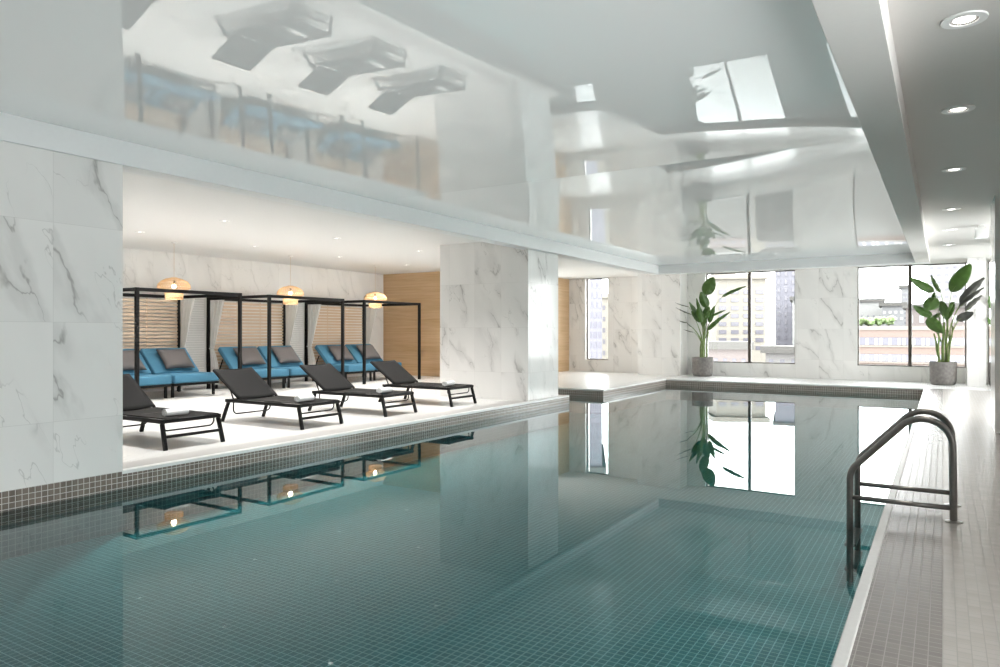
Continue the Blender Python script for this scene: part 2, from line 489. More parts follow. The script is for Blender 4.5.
window(1, *wins[0], mull=False); window(2, *wins[1]); window(3, *wins[2]); window(4, *wins[3], mull=False)
# right wall: far windows, plus an unseen near one added to light the pier
rw = [(9.9, 12.1), (13.2, 15.6), (.9, 3.2)]
S('wall_right', 'plaster', (XRW, XRW+.25, YN, .9, -.2, ZC+.1), (XRW, XRW+.25, 3.2, 9.9, -.2, ZC+.1), (XRW, XRW+.25, 12.1, 13.2, -.2, ZC+.1), (XRW, XRW+.25, 15.6, YFW+.25, -.2, ZC+.1),
  *[(XRW, XRW+.25, a, b, -.2, SILL) for a, b in rw])
for i, (a, b) in enumerate(rw): window(5+i, a, b, along='y', plane=XRW)
window(10, 13.3, 15.8, along='y', plane=-8.41)  # unseen window added to brighten the far left deck

# ceilings and the dropped frame round the gloss ceiling
S('ceiling_lounge', 'plaster', (XW-.2, XL-.215, 1.4, YFW+.2, ZC, ZC+.1))
S('ceiling_window', 'plaster', (XL-.215, -.2, 14.46, YFW+.2, ZC, ZC+.1))
S('ceiling_aisle', 'soffit', (-.2, XRW+.2, YN, YFW+.2, ZC, ZC+.1))
S('trim_beam_left', 'fascia', (XL-.2, XL+.012, YN, 14.26, ZB, ZC+.06), bevel=.004)
S('trim_beam_far', 'fascia', (XL-.2, -.195, 14.26, 14.46, ZB, ZC+.06), bevel=.004)
S('trim_beam_right', 'soffit', (-.405, -.195, YN, 14.26, ZB, ZC+.06), bevel=.004)
SEAM = 5.68
def sheet(y0, y1, sag, px=2, py=2):
    x0, x1 = XL+.012, -.405
    def f(i, j):
        a, b = 2*i-1, 2*j-1
        s = (1-abs(a)**px)*(1-abs(b)**py)
        return Vector(((x1+(x0-x1)*i)*h, (y0+(y1-y0)*j)*h, (ZM - sag*s)*h))
    return B().grid(f, 64, 128)
NEAR0 = -3.4
o = struct('ceiling_gloss_near', sheet(NEAR0, SEAM, .112), M['membrane'], smooth=True, recalc=False)
o = struct('ceiling_gloss_far', sheet(SEAM, 14.26, .05), M['membrane'], smooth=True, recalc=False)
VZ = ZC+.55
S('ceiling_fill_box', 'plaster', (XL-.2, -.195, YN, 14.46, VZ, VZ+.05), (XL-.2, XL-.15, YN, 14.46, ZC+.06, VZ), (-.245, -.195, YN, 14.46, ZC+.06, VZ),
  (XL-.15, -.245, 14.41, 14.46, ZC+.06, VZ), (XL-.15, -.245, YN, YN+.05, ZC+.06, VZ))  # unseen box added to enclose the fill lamps
# unseen fill lamps added above the stretched ceiling to brighten it
for y0, y1 in ((NEAR0+.2, SEAM-.1), (SEAM+.1, 14.1)):
    L = bpy.data.lights.new('added fill lamp', 'AREA'); L.shape = 'RECTANGLE'; L.size = 4.3*h; L.size_y = (y1-y0)*h
    L.energy = FILL_W*(y1-y0)/17.; L.color = (1,.995,.98)
    q = bpy.data.objects.new('added_fill_lamp', L); C.objects.link(q); q.location = ((XL-.4)/2*h, (y0+y1)/2*h, (VZ-.04)*h)

# ------------------------------------------------------------------ lamps in the ceilings
def spot(loc, power, colr, parent, size=math.radians(116), rad=.05, blend=1):
    L = bpy.data.lights.new('lamp', 'SPOT'); L.energy = power; L.color = colr; L.spot_size = size; L.spot_blend = blend
    L.shadow_soft_size = rad
    o = bpy.data.objects.new('lamp_light', L); C.objects.link(o); o.location = loc; o.parent = parent
    return o
def downlight(r):
    t = thing('ceiling_downlight', '', 'ceiling light')
    tr = B().lathe([(r*.58, 0), (r*.62, -.012), (r*.98, -.010), (r, -.002), (r, .0)], 32, cap0=False, cap1=False)
    autosmooth(link('trim_ring', tr, M['white_metal'], t, solid=0))
    ba = B().lathe([(r*.6, -.006), (r*.5, .022), (r*.46, .024)], 28, cap0=False, cap1=False)
    autosmooth(link('baffle', ba, M['bronze'], t))
    link('lens', B().lathe([(r*.47, -.002), (r*.40, -.007), (r*.2, -.010)], 28, cap0=True, cap1=True), M['lamp_lens'], t)
    return t
dl = downlight(.085)
spots = [(-7.45, 3.73), (-7.45, 5.63), (-7.45, 7.53), (-7.45, 9.43), (-9.25, 3.73), (-9.25, 5.65), (-9.25, 7.55), (-9.25, 9.41), (-9.22, 11.27), (-5.66, 3.73), (-5.66, 5.63), (-5.66, 7.53)]  # the row nearest the pool is unseen, added to brighten the floor
names = {1: 'over the sun loungers beside the left marble pier', 2: 'midway over the row of sun loungers', 3: 'beside the tall marble column top',
         5: 'over the front corner of the leftmost cabana', 6: 'over the gap before the middle cabana',
         7: 'over the gap before the cabana by the wood wall', 8: 'nearest the honey wood wall'}
for i, (x, y) in enumerate(spots):
    o = dl if i == 0 else dup(dl, (0,0,0))
    o.location = (x*h, y*h, ZC*h - .001)
    o['label'] = 'small round recessed downlight ' + names.get(i, 'unseen in the lounge ceiling')
    o['group'] = 'recessed downlights over the lounge'
    spot((0,0,-.03), LOUNGE_W, (1,.98,.95), o)
da = downlight(.125)
aisle = [3.70, 5.17, 7.06, 9.33, 11.2, 13.1]
an = ['largest round downlight at the top right of the aisle ceiling', 'second round downlight along the aisle ceiling from the top',
      'third round downlight along the aisle ceiling, beside the beam', 'fourth round downlight along the aisle ceiling',
      'fifth round downlight along the aisle ceiling, small', 'last round downlight of the aisle, close to the windows']
for i, y in enumerate(aisle):
    o = da if i == 0 else dup(da, (0,0,0))
    o.location = (.078*h, y*h, ZC*h - .001); o['label'] = an[i]; o['group'] = 'recessed downlights over the aisle'
    spot((0,0,-.03), AISLE_W, (1,.95,.88), o)
# the white emergency unit under the aisle ceiling
t = thing('emergency_light', 'white boxy emergency light under the aisle ceiling beside the right pillar', 'light fitting', (.415*h, 10.95*h, ZC*h))
link('housing', B().box(-.10, .10, -.09, .09, -.235, -.055), M['white_metal'], t, bevel=.012)
link('ceiling_mount', B().box(-.045, .045, -.045, .045, -.056, 0), M['white_metal'], t, bevel=.004)
link('lens', B().box(-.075, .075, -.098, -.089, -.215, -.10), M['white_metal'], t, bevel=.002)

# ------------------------------------------------------------------ sun loungers (local: x towards the pool, y width)
def make_lounger():
    t = thing('sun_lounger', '', 'sun lounger')
    W = .405                                   # half width
    L0, L1 = -.05, -1.70                       # rails from foot end to head end
    z = .335
    f = B()
    for s in (-1, 1):
        f.bar((L0, s*(W-.02), z), (L1, s*(W-.02), z), .042, .05)
    for x in (L0-.021, L1+.021, -.85):
        f.bar((x, -(W-.041), z), (x, W-.041, z), .042, .045)
    link('frame', f, M['black'], t, bevel=.006)
    for s in (-1, 1):
        link('leg', B().bar((-.085, s*(W-.02), z-.024), (.0, s*(W-.01), 0), .042, .045, (1,0,0)), M['black'], t, bevel=.005)
        link('leg', B().bar((L1+.06, s*(W-.02), z-.024), (L1-.08, s*(W-.01), 0), .042, .045, (1,0,0)), M['black'], t, bevel=.005)
    link('stretcher', B().bar((-.035, -(W-.04), .155), (-.035, W-.04, .155), .03, .036), M['black'], t, bevel=.004)
    def U(x, zt, zb):
        p = [(x, -(W-.05), zt)]
        for k in range(7):
            a = k/6*PI/2; p.append((x, -(W-.05) + .07*(1-math.cos(a)), zb + .07*(1-math.sin(a))))
        q = [(a, -b, c) for a, b, c in p[::-1]]
        return p + q
    autosmooth(link('support_loop', B().tube(U(L1+.14, z-.02, .13), .011, 8), M['black'], t))
    autosmooth(link('support_loop', B().tube(U(-.13, z-.02, .215), .010, 8), M['black'], t))
    # sling seat, slightly sagging across the width
    def seat(i, j):
        x = L0 - .01 + (-1.385 - L0)*i; y = (2*j-1)*(W-.03)
        return Vector((x, y, z + .031 - .016*(1-(2*j-1)**2)))
    link('seat', B().grid(seat, 14, 12), M['sling'], t, smooth=True, solid=.008)
    # back: hinged at x=-1.38, rising to the head
    ang = math.radians(34); ln = .77; hx, hz = -1.40, z+.036
    def bp(s, y, o=0): return Vector((hx - math.cos(ang)*s - math.sin(ang)*o*-1, y, hz + math.sin(ang)*s + math.cos(ang)*o))
    bf = B()
    for s in (-1, 1): bf.bar(bp(0, s*(W-.045), -.012), bp(ln, s*(W-.045), -.012), .03, .026)
    bf.bar(bp(ln-.013, -(W-.06), -.012), bp(ln-.013, W-.06, -.012), .03, .026)
    back = link('backrest', B().grid(lambda i, j: bp(.01 + (ln-.01)*i, (2*j-1)*(W-.035), .008 - .016*(1-(2*j-1)**2)), 12, 12), M['sling'], t, smooth=True, solid=.008)
    link('back_frame', bf, M['black'], back, bevel=.004)
    for s in (-1, 1):
        autosmooth(link('back_prop', B().tube([bp(.36, s*(W-.085), -.02), (L1+.10, s*(W-.085), z-.0)], .010, 8), M['black'], t))
    return t
lng = make_lounger()
LX = -5.56*h
lys = [3.905, 5.415, 6.70, 8.03]
ll = ['black sling sun lounger partly hidden by the left marble pier',
      'second black sling sun lounger from the left pier, a white towel on it',
      'third black sling sun lounger from the left pier, between two others',
      'black sling sun lounger standing closest to the tall marble column']
for i, y in enumerate(lys):
    o = lng if i == 0 else dup(lng, (0,0,0))
    o.location = (LX, y*h, 0); o['label'] = ll[i]; o['group'] = 'sun loungers along the pool edge'
# rolled towels, one on each lounger
def make_towel():
    b = B(); out = []; inn = []
    turns, n = 2.6, 60
    th = .0105
    for k in range(n+1):
        a = 2*PI*turns*k/n; r = .010 + .0145*a/(2*PI)
        c, s = math.cos(a), math.sin(a)
        out.append((c*(r+th/2)*1.18, s*(r+th/2)*.95)); inn.append((c*(r-th/2)*1.18, s*(r-th/2)*.95))
    for y0, y1 in ((-.145, .145),):
        A = [[b.bm.verts.new((x, y, z)) for x, z in prof] for prof in (out, inn) for y in (y0, y1)]
        o0, o1, i0, i1 = A
        for k in range(n):
            b.bm.faces.new((o0[k], o0[k+1], o1[k+1], o1[k])); b.bm.faces.new((i0[k+1], i0[k], i1[k], i1[k+1]))
            b.bm.faces.new((o0[k+1], o0[k], i0[k], i0[k+1])); b.bm.faces.new((o1[k], o1[k+1], i1[k+1], i1[k]))
        b.bm.faces.new((o0[0], o1[0], i1[0], i0[0])); b.bm.faces.new((o1[n], o0[n], i0[n], i1[n]))
    return autosmooth(link('rolled_towel', b, M['towel']))
tw = make_towel()
tl = ['white rolled towel lying on the sun lounger beside the left pier', 'white rolled towel on the second sun lounger from the left pier',
      'white rolled towel on the third sun lounger from the left pier', 'white rolled towel on the sun lounger closest to the marble column']
for i, y in enumerate(lys):
    o = tw if i == 0 else tw.copy()
    if i: C.objects.link(o)
    o.location = (LX-.33, (y-.03)*h,   .335+.031-.012+.052); o.rotation_euler = (0, 0, math.radians(-4+3*i))
    tag(o, tl[i], 'towel', 'rolled towels on the sun loungers')

# ------------------------------------------------------------------ cabanas
CW, CD, CH = 1.74*h, 1.62*h, 1.615*h           # width along y, depth, height
CX = -9.4*h
PW = .066
cys = [5.69*h, 7.96*h, 10.23*h]
def make_cabana():
    t = thing('cabana', '', 'cabana')           # origin: front left foot; x = 0 .. -CD, y = 0 .. CW
    for x in (-PW/2, -CD+PW/2):
        for y in (PW/2, CW-PW/2):
            p = link('post', B().box(x-PW/2, x+PW/2, y-PW/2, y+PW/2, .004, CH), M['black'], t, bevel=.004)
            link('foot_plate', B().box(x-PW/2-.012, x+PW/2+.012, y-PW/2-.012, y+PW/2+.012, 0, .008), M['black'], p)
    a = .07
    link('top_rail', B().box(-PW+.005, -.005, PW, CW-PW, CH-a, CH-.002), M['black'], t, bevel=.004)
    link('top_rail', B().box(-CD+.005, -CD+PW-.005, PW, CW-PW, CH-a, CH-.002), M['black'], t, bevel=.004)
    for y in (PW/2, CW-PW/2):
        link('top_rail', B().box(-CD+PW, -PW, y-PW/2+.005, y+PW/2-.005, CH-a, CH-.002), M['black'], t, bevel=.004)
    s = B(); z = .10
    while z < CH-.13:
        s.box(-CD+.015, -CD+.04, PW, CW-PW, z, z+.058); z += .083
    for y in (CW*.36, CW*.66): s.box(-CD+.002, -CD+.014, y, y+.02, .08, CH-.08)
    link('slat_screen', s, M['slat'], t)
    return t
cab = make_cabana()
cl = ['black framed cabana with slatted back, half hidden by the left marble pier', 'black framed cabana in the middle of the three, slatted back',
      'black framed cabana standing in front of the honey wood wall']
for i, y in enumerate(cys):
    o = cab if i == 0 else dup(cab, (0,0,0))
    o.location = (CX, y, 0); o['label'] = cl[i]; o['group'] = 'cabanas along the lounge back wall'
# grey slatted screens filling the gaps between the cabanas
def make_screen(w):
    t = thing('slatted_screen', '', 'screen')
    s = B(); z = .08
    while z < CH-.08:
        s.box(-.012, .012, .02, w-.02, z, z+.040); z += .058
    link('slats', s, M['slat_grey'], t)
    for y in (0, w-.03): link('upright', B().box(-.03, -.012, y, y+.03, 0, CH-.04), M['slat_grey'], t)
    return t
sw = (7.96-7.43)*h-.07
sc = make_screen(sw)
for i, y in enumerate((7.43*h+.035, 9.70*h+.035)):
    o = sc if i == 0 else dup(sc, (0,0,0))
    o.location = (CX-CD+.03, y, 0)
    o['label'] = ('pale grey slatted screen in the gap right of the pier-side cabana', 'pale grey slatted screen in the gap beside the wood-wall cabana')[i]
    o['group'] = 'slatted screens between the cabanas'

# curtains on the side rails, gathered at the back posts
def make_curtain(sgn):
    t = thing('curtain', '', 'curtain')
    zt, ztie, zb = CH-.08, 1.0, .12
    def prof(z):
        if z > ztie:
            k = (z-ztie)/(zt-ztie); wdt = .11 + .40*k**.55*(.6+.4*k); c = .07 + .0*k + wdt*.5 - .055
            fall = 0
        else:
            k = (ztie-z)/(ztie-zb); wdt = .11 + .17*min(1, k*2.2)**.8; c = .07 + wdt*.5 - .055 + .05*k
        return wdt, c
    def f(i, j):
        z = zb + (zt-zb)*j; wdt, c = prof(z)
        a = i*2*PI*6.5
        amp = .030*(.7 + .3*math.sin(3*i*6+j*3))*(1 if wdt > .2 else .9)
        return Vector((c + (i-.5)*wdt + .01*math.sin(a*2+1), sgn*amp*math.sin(a + .5*math.sin(j*5)), z))
    cloth = link('cloth', B().grid(f, 90, 46), M['curtain'], t, smooth=True, solid=.003)
    r = []
    for k in range(20):
        a = 2*PI*k/20; r.append((.07 + .066*math.cos(a), .044*math.sin(a), ztie + .012*math.cos(a)))
    autosmooth(link('tie_band', B().tube(r, .012, 8, closed=True), M['curtain'], t))
    return t
cu = make_curtain(1)
cs = [(cys[0]+CW-PW/2, 'white tied curtain on the inner back post of the pier-side cabana'),
      (cys[1]+PW/2, 'white tied curtain on the left back post of the middle cabana'),
      (cys[1]+CW-PW/2, 'white tied curtain on the right back post of the middle cabana'),
      (cys[2]+PW/2, 'white tied curtain on the left back post of the wood-wall cabana'),
      (cys[2]+CW-PW/2, 'white tied curtain beside the honey wood wall')]
for i, (y, lb) in enumerate(cs):
    o = cu if i == 0 else dup(cu, (0,0,0))
    o.location = (CX-CD+PW+.02, y, 0); o['label'] = lb; o['group'] = 'curtains of the cabanas'

# blue chaises, two in each cabana
def make_chaise(w):
    t = thing('cabana_chaise', '', 'chaise')   # x = 0 (front) .. -1.5, y = 0 .. w
    L = 1.52
    f = B()
    for y in (.03, w-.03): f.box(-L, -.02, y-.025, y+.025, .25, .30)
    for x in (-.045, -.72, -L+.025): f.box(x-.025, x+.025, .055, w-.055, .25, .30)
    link('frame', f, M['black'], t, bevel=.004)
    for x in (-.16, -L+.1):
        for y in (.05, w-.05): link('leg', B().box(x-.025, x+.025, y-.025, y+.025, 0, .25), M['black'], t, bevel=.004)
    cs_ = link('seat_cushion', B().box(-.86, 0, 0, w, .305, .49), M['blue'], t, bevel=.035, seg=4); autosmooth(cs_, 60)
    ang = math.radians(45)
    b = B().box(0, .76, .0, w, 0, .125)
    bk = link('back_cushion', b, M['blue'], t, bevel=.03, seg=4); autosmooth(bk, 60)
    bk.data.transform(Matrix.Translation((-.80, 0, .42)) @ Matrix.Rotation(ang, 4, 'Y') @ Matrix.Scale(-1, 4, (1,0,0)))
    bk.data.flip_normals()
    for y in (.08, w-.08): autosmooth(link('back_prop', B().tube([(-1.22, y, .72), (-1.42, y, .30)], .014, 8), M['black'], t))
    return t
cw = (CW - 2*PW - .06)/2
ch = make_chaise(cw-.02)
FX = -9.855*h
pl_names = ['pier-side cabana', 'middle cabana', 'wood-wall cabana']
def make_pillow():
    b = B()
    def side(sg):
        def f(i, j):
            u, v = 2*i-1, 2*j-1
            px = u*(1-.10*(1-v*v)*0) * (.36 - .03*(1-abs(v))**1 * abs(u)); py = v*(.29 - .03*(1-abs(u))*abs(v))
            th = .085*((1-u**4)*(1-v**4))**.55
            return Vector((px, py, sg*th))
        return f
    b.grid(side(1), 16, 16); b.grid(side(-1), 16, 16)
    bmesh.ops.remove_doubles(b.bm, verts=b.bm.verts, dist=.002)
    return link('throw_pillow', b, M['pillow'], smooth=True)
pw_ = make_pillow()
k = 0
for i, y in enumerate(cys):
    for j in (0, 1):
        yy = y + PW + .01 + j*(cw+.04)
        o = ch if k == 0 else dup(ch, (0,0,0))
        o.location = (FX, yy, 0)
        o['label'] = 'blue cushioned chaise with raised back, %s one in the %s' % (('left', 'right')[j], pl_names[i])
        o['group'] = 'blue chaises inside the cabanas'
        p = pw_ if k == 0 else pw_.copy()
        if k: C.objects.link(p)
        tilt = math.radians(47)
        c = Vector((-.80, cw/2+.04, .42)) + Vector((-math.cos(tilt)*.33, 0, math.sin(tilt)*.33)) + Vector((math.sin(tilt), 0, math.cos(tilt)))*(.125+.078)
        p.location = Vector((FX, yy, 0)) + c
        p.rotation_euler = Matrix((( -0, -math.cos(tilt), math.sin(tilt)), (1, 0, 0), (0, math.sin(tilt), math.cos(tilt)))).to_euler()
        tag(p, 'mauve grey square pillow leaning on the %s blue chaise of the %s' % (('left', 'right')[j], pl_names[i]), 'pillow', 'pillows on the blue chaises')
        k += 1

# ------------------------------------------------------------------ woven pendants
def make_pendant():
    t = thing('pendant_lamp', '', 'pendant lamp')   # origin at ceiling
    zt, zb = 1.82*h - ZC*h, 1.50*h - ZC*h
    R = .33
    def prof(s):
        # s 0..1 from top opening to bottom of the lower drum
        pts = [(.06, zt), (.17, zt-.025), (.26, zt-.075), (.315, zt-.14), (R, zt-.215), (.27, zt-.25), (.185, zt-.275), (.175, zt-.36), (.18, zb)]
        x = s*(len(pts)-1); i = min(int(x), len(pts)-2); f = x-i
        return (pts[i][0]*(1-f)+pts[i+1][0]*f, pts[i][1]*(1-f)+pts[i+1][1]*f)
    b = B()
    for k in range(36):
        for d in (1, -1):
            p = []
            for m in range(13):
                r, z = prof(m/12); a = 2*PI*k/36 + d*m/12*.9
                p.append((r*math.cos(a), r*math.sin(a), z))
            b.tube(p, .0042, 5)
    for m in range(0, 17):
        r, z = prof(m/16)
        b.tube([(r*math.cos(2*PI*q/36), r*math.sin(2*PI*q/36), z) for q in range(36)], .0048 if m not in (0, 6, 16) else .009, 5, closed=True)
    link('shade', b, M['rattan'], t, smooth=True, recalc=False)
    link('cord', B().tube([(0,0,-.02), (0,0,zt-.06)], .003, 8), M['rattan'], t)
    autosmooth(link('ceiling_rose', B().lathe([(.06, 0), (.06, -.015), (.045, -.025)], 24), M['white_metal'], t))
    autosmooth(link('lamp_holder', B().lathe([(.02, zt-.13), (.025, zt-.12), (.025, zt-.05)], 16), M['bronze'], t))
    bp = [(.045*math.sin(PI*(q+.001)/12)+.0005, zt-.18-.045*math.cos(PI*q/12)) for q in range(13)]
    link('bulb', B().lathe(bp, 20), M['bulb'], t, smooth=True)
    return t
pd = make_pendant()
for i, y in enumerate(cys):
    o = pd if i == 0 else dup(pd, (0,0,0))
    o.location = (-9.9*h, y+CW/2+(.04 if i != 2 else 0), ZC*h-.001)
    o['label'] = 'round woven rattan pendant lamp glowing over the ' + pl_names[i]
    o['group'] = 'woven pendant lamps'
    L = bpy.data.lights.new('pendant', 'POINT'); L.energy = PEND_W; L.color = (1,.84,.64); L.shadow_soft_size = .05
    q = bpy.data.objects.new('pendant_light', L); C.objects.link(q); q.location = (0,0,1.82*h-ZC*h-.25); q.parent = o

# ------------------------------------------------------------------ pool ladder
t = thing('pool_ladder', 'dark steel pool ladder with twin looped handrails standing on the right deck edge', 'pool ladder', (0,0,0))
def fillet(pts, r, n=14):
    """round the corners of a polyline with true arcs; r = tangent length per corner"""
    out = [Vector(pts[0])]
    for i in range(1, len(pts)-1):
        p0, p, p1 = Vector(pts[i-1]), Vector(pts[i]), Vector(pts[i+1])
        a, b = (p0-p).normalized(), (p1-p).normalized(); d = r[i]
        half = a.angle(b)/2; rad = d*math.tan(half)
        c = p + (a+b).normalized()*(d/math.cos(half))
        s, e_ = p+a*d-c, p+b*d-c; tot = s.angle(e_)
        for k in range(n+1):
            u = k/n
            out.append(c + (s*math.sin((1-u)*tot) + e_*math.sin(u*tot))/math.sin(tot))
    out.append(Vector(pts[-1])); return out
for y in (4.45, 4.87):
    path = [(.048, y, .004), (.040, y, .735), (-.445, y, .222), (-.445, y, -.40)]
    P = fillet([tuple(q*h for q in p) for p in path], {1: .335*h, 2: .05*h})
    P = [(p.x, p.y, p.z) for p in P]
    rail = autosmooth(link('handrail', B().tube(P, .0245, 16), M['steel'], t), 60)
    link('flange', B().lathe([(.058, .001), (.058, .006), (.03, .012)], 24, (.048*h, y*h, 0)), M['steel_bright'], rail)
    link('side_bar', B().tube([(-.445*h, y*h, .072*h), (.042*h, y*h, .072*h)], .018, 14), M['steel'], t, smooth=True)
for z in (-.20, -.34):
    link('step', B().hbox(-.475, -.415, 4.462, 4.858, z-.012, z+.006), M['steel'], t, bevel=.006)

# ------------------------------------------------------------------ plants
def blade(L, W, fold=.25, curl=.25, tear=0):
    """leaf blade along +x from the base, broad paddle, folded on its midrib"""
    b = B()
    def f(i, j):
        u = i; v = 2*j-1
        wd = W*.66*(math.sin(PI*min(1, u**.8*.97+.02))**.62)*(1-.12*u)
        y = v*wd
        z = fold*abs(y) - curl*L*u*u*.5 + min(.012, W*.055)*math.sin(u*22+v*2)*abs(v)
        return Vector((u*L, y, z))
    b.grid(f, 20, 8)
    return b
def plant(name, label, loc, rz, leaves, stalks, pot=(.35, .30, .62), seed=1):
    rnd = random.Random(seed)
    t = thing(name, label, 'potted plant', loc, rz)
    R, r0, H = pot
    prof = [(r0*.80, 0), (r0*.93, .02), (r0*1.02, H*.18), (R*.985, H*.55), (R, H*.85), (R*.985, H), (R*.93, H), (R*.91, H-.06), (R*.90, H-.09)]
    autosmooth(link('pot', B().lathe(prof, 48, cap1=False), M['pot'], t), 50)
    link('soil', B().lathe([(R*.915, H-.085), (R*.5, H-.06), (R*.1, H-.05)], 32), M['soil'], t, smooth=True)
    for (x0, x1, z1, r) in stalks:
        y0 = rnd.uniform(-.1, .1); y1 = y0 + rnd.uniform(-.1, .1)
        pts = [Vector((x0 + (x1-x0)*k/8 + .01*math.sin(k*1.3), y0+(y1-y0)*k/8, H-.08 + (z1+.08)*k/8)) for k in range(9)]
        link('stalk', B().tube(pts, [r*(1-.45*k/8) for k in range(9)], 10), M['stem'], t, smooth=True)
    for (ox, oz, bx_, bz, tx, tz, W, dep, roll, mt) in leaves:
        # petiole from (ox, oz), blade from (bx, bz) to (tx, tz); heights above the pot rim; dep = lean towards the viewer (-y)
        y0 = rnd.uniform(-.04, .04)
        p0 = Vector((ox, y0, H+oz)); p1 = Vector((bx_, y0+dep*.5, H+bz)); p2 = Vector((tx, y0+dep, H+tz))
        d = p2-p1; L = d.length
        b = blade(L, W, fold=.30, curl=.12)
        ex = d.normalized(); side = ex.cross(Vector((0, -1, 0)))
        if side.length < .05: side = Vector((0,0,1))
        side.normalize(); nn = ex.cross(side).normalized()
        q = Matrix.Rotation(math.radians(roll), 3, ex)
        side = q @ side; nn = q @ nn
        Mx = Matrix(((ex.x, side.x, nn.x, p1.x), (ex.y, side.y, nn.y, p1.y), (ex.z, side.z, nn.z, p1.z), (0,0,0,1)))
        b.xf(Mx)
        lf = link('leaf', b, M[mt], t, smooth=True, solid=.003)
        mid = (p0+p1)/2 + Vector((0, 0, .10*(p1-p0).length)) - Vector(((bx_-ox)*.15, 0, 0))
        pts = []
        for k in range(9):
            u = k/8; pts.append(p0*(1-u)**2 + mid*2*u*(1-u) + p1*u*u)
        pts += [p1 + d*.3 + nn*.001]
        link('petiole', B().tube(pts, [.011*(1-.5*k/9) for k in range(10)], 8), M['stem'], lf, smooth=True)
    return t
# plant beside window 3 (heights above the pot rim, metres)
s2 = .0056
def px2(x, y): return ((x-148)*s2, (535-y)*s2)
def mk(px, rows):
    out = []
    for (o_, b_, t_, W, dep, roll, mt) in rows:
        out.append((*px(*o_), *px(*b_), *px(*t_), W, dep, roll, mt))
    return out
rows2 = [((165,360),(182,208),(254,84),.30,-.75,10,'leaf'), ((150,330),(112,200),(12,138),.20,-.25,25,'leaf'),
         ((140,380),(118,232),(78,292),.30,-.30,15,'leaf'), ((135,420),(104,318),(26,270),.18,-.15,20,'leaf'),
         ((138,440),(82,330),(150,398),.24,-.25,5,'leaf'), ((155,400),(138,248),(164,338),.17,-.20,20,'leaf'),
         ((160,420),(185,252),(168,338),.14,-.10,30,'leaf'), ((155,300),(138,205),(96,122),.12,.10,45,'leaf'),
         ((175,400),(216,262),(302,146),.20,-.80,35,'leaf_dark'), ((178,420),(238,298),(292,226),.15,-.85,45,'leaf_dark'),
         ((178,430),(202,342),(266,302),.18,-.85,15,'leaf_dark'), ((165,420),(212,280),(300,190),.14,-.90,50,'leaf_dark'),
         ((150,440),(112,260),(110,205),.12,.25,30,'leaf'), ((145,450),(95,345),(140,300),.12,.2,40,'leaf'),
         ((172,430),(160,330),(190,250),.13,-.2,60,'leaf')]
st2 = [(-.07, -.20, .75, .035), (-.02, .03, 1.05, .045), (.06, .10, 1.25, .04), (.10, .22, .95, .03), (-.10,-.10,.9,.03), (.03,.17,.8,.03)]
plant('potted_bird_of_paradise', 'tall broad-leaved plant in a grey stone pot at the right pool corner', (0*h, 15.95*h, 0), 0, mk(px2, rows2), st2, (.315,.30,.61), 3)
s1 = .00545
def px1(x, y): return ((x-197)*s1, (530-y)*s1)
rows1 = [((215,330),(214,165),(258,66),.32,-.15,5,'leaf'), ((212,350),(226,240),(186,152),.24,-.25,15,'leaf'),
         ((228,320),(306,182),(434,116),.13,-.1,55,'leaf'), ((225,380),(240,300),(322,254),.09,-.15,50,'leaf'),
         ((225,420),(240,352),(348,264),.11,.1,40,'leaf'), ((222,400),(236,330),(262,232),.15,-.2,25,'leaf'), ((200,400),(196,330),(172,226),.17,-.35,15,'leaf'), ((215,420),(228,372),(300,300),.13,-.35,30,'leaf'),
         ((205,400),(202,322),(120,212),.15,-.3,30,'leaf'),
         ((205,400),(198,302),(160,186),.12,.1,30,'leaf'), ((200,410),(192,325),(134,262),.15,-.25,20,'leaf'),
         ((195,420),(140,282),(46,246),.06,-.35,60,'leaf_dark'), ((195,430),(120,236),(42,216),.05,-.3,60,'leaf_dark'),
         ((192,440),(108,328),(64,320),.05,-.35,50,'leaf_dark'), ((195,440),(136,352),(106,328),.06,-.3,60,'leaf_dark'),
         ((192,450),(150,384),(92,372),.05,-.3,60,'leaf_dark'), ((208,400),(206,312),(234,236),.18,-.3,10,'leaf'),
         ((208,420),(200,352),(216,236),.16,-.3,15,'leaf')]
st1 = [(-.07,-.03,.72,.034), (.03,.09,1.05,.036), (.10,.16,.85,.022), (-.01,.03,.8,.04), (.13,.17,.95,.016)]
plant('potted_bird_of_paradise', 'tall slender-leaved plant in a grey stone pot beside the left window column', (-.2865*16.2*h, 16.2*h, 0), math.radians(15.5), mk(px1, rows1), st1, (.325,.31,.60), 5)
rows3 = [((165,360),(150,250),(105,150),.22,-.4,20,'leaf'), ((150,380),(120,300),(90,230),.16,-.45,30,'leaf'), ((160,380),(185,240),(218,130),.22,-.1,20,'leaf'),
         ((160,400),(180,300),(215,220),.16,-.1,30,'leaf'), ((150,420),(110,360),(85,330),.12,-.4,40,'leaf')]
plant('potted_bird_of_paradise', 'plant in a grey stone pot mostly hidden behind the right aisle pillar', (.93*h, 15.95*h, 0), 0, mk(px2, rows3), st2[:4], (.315,.30,.61), 8)

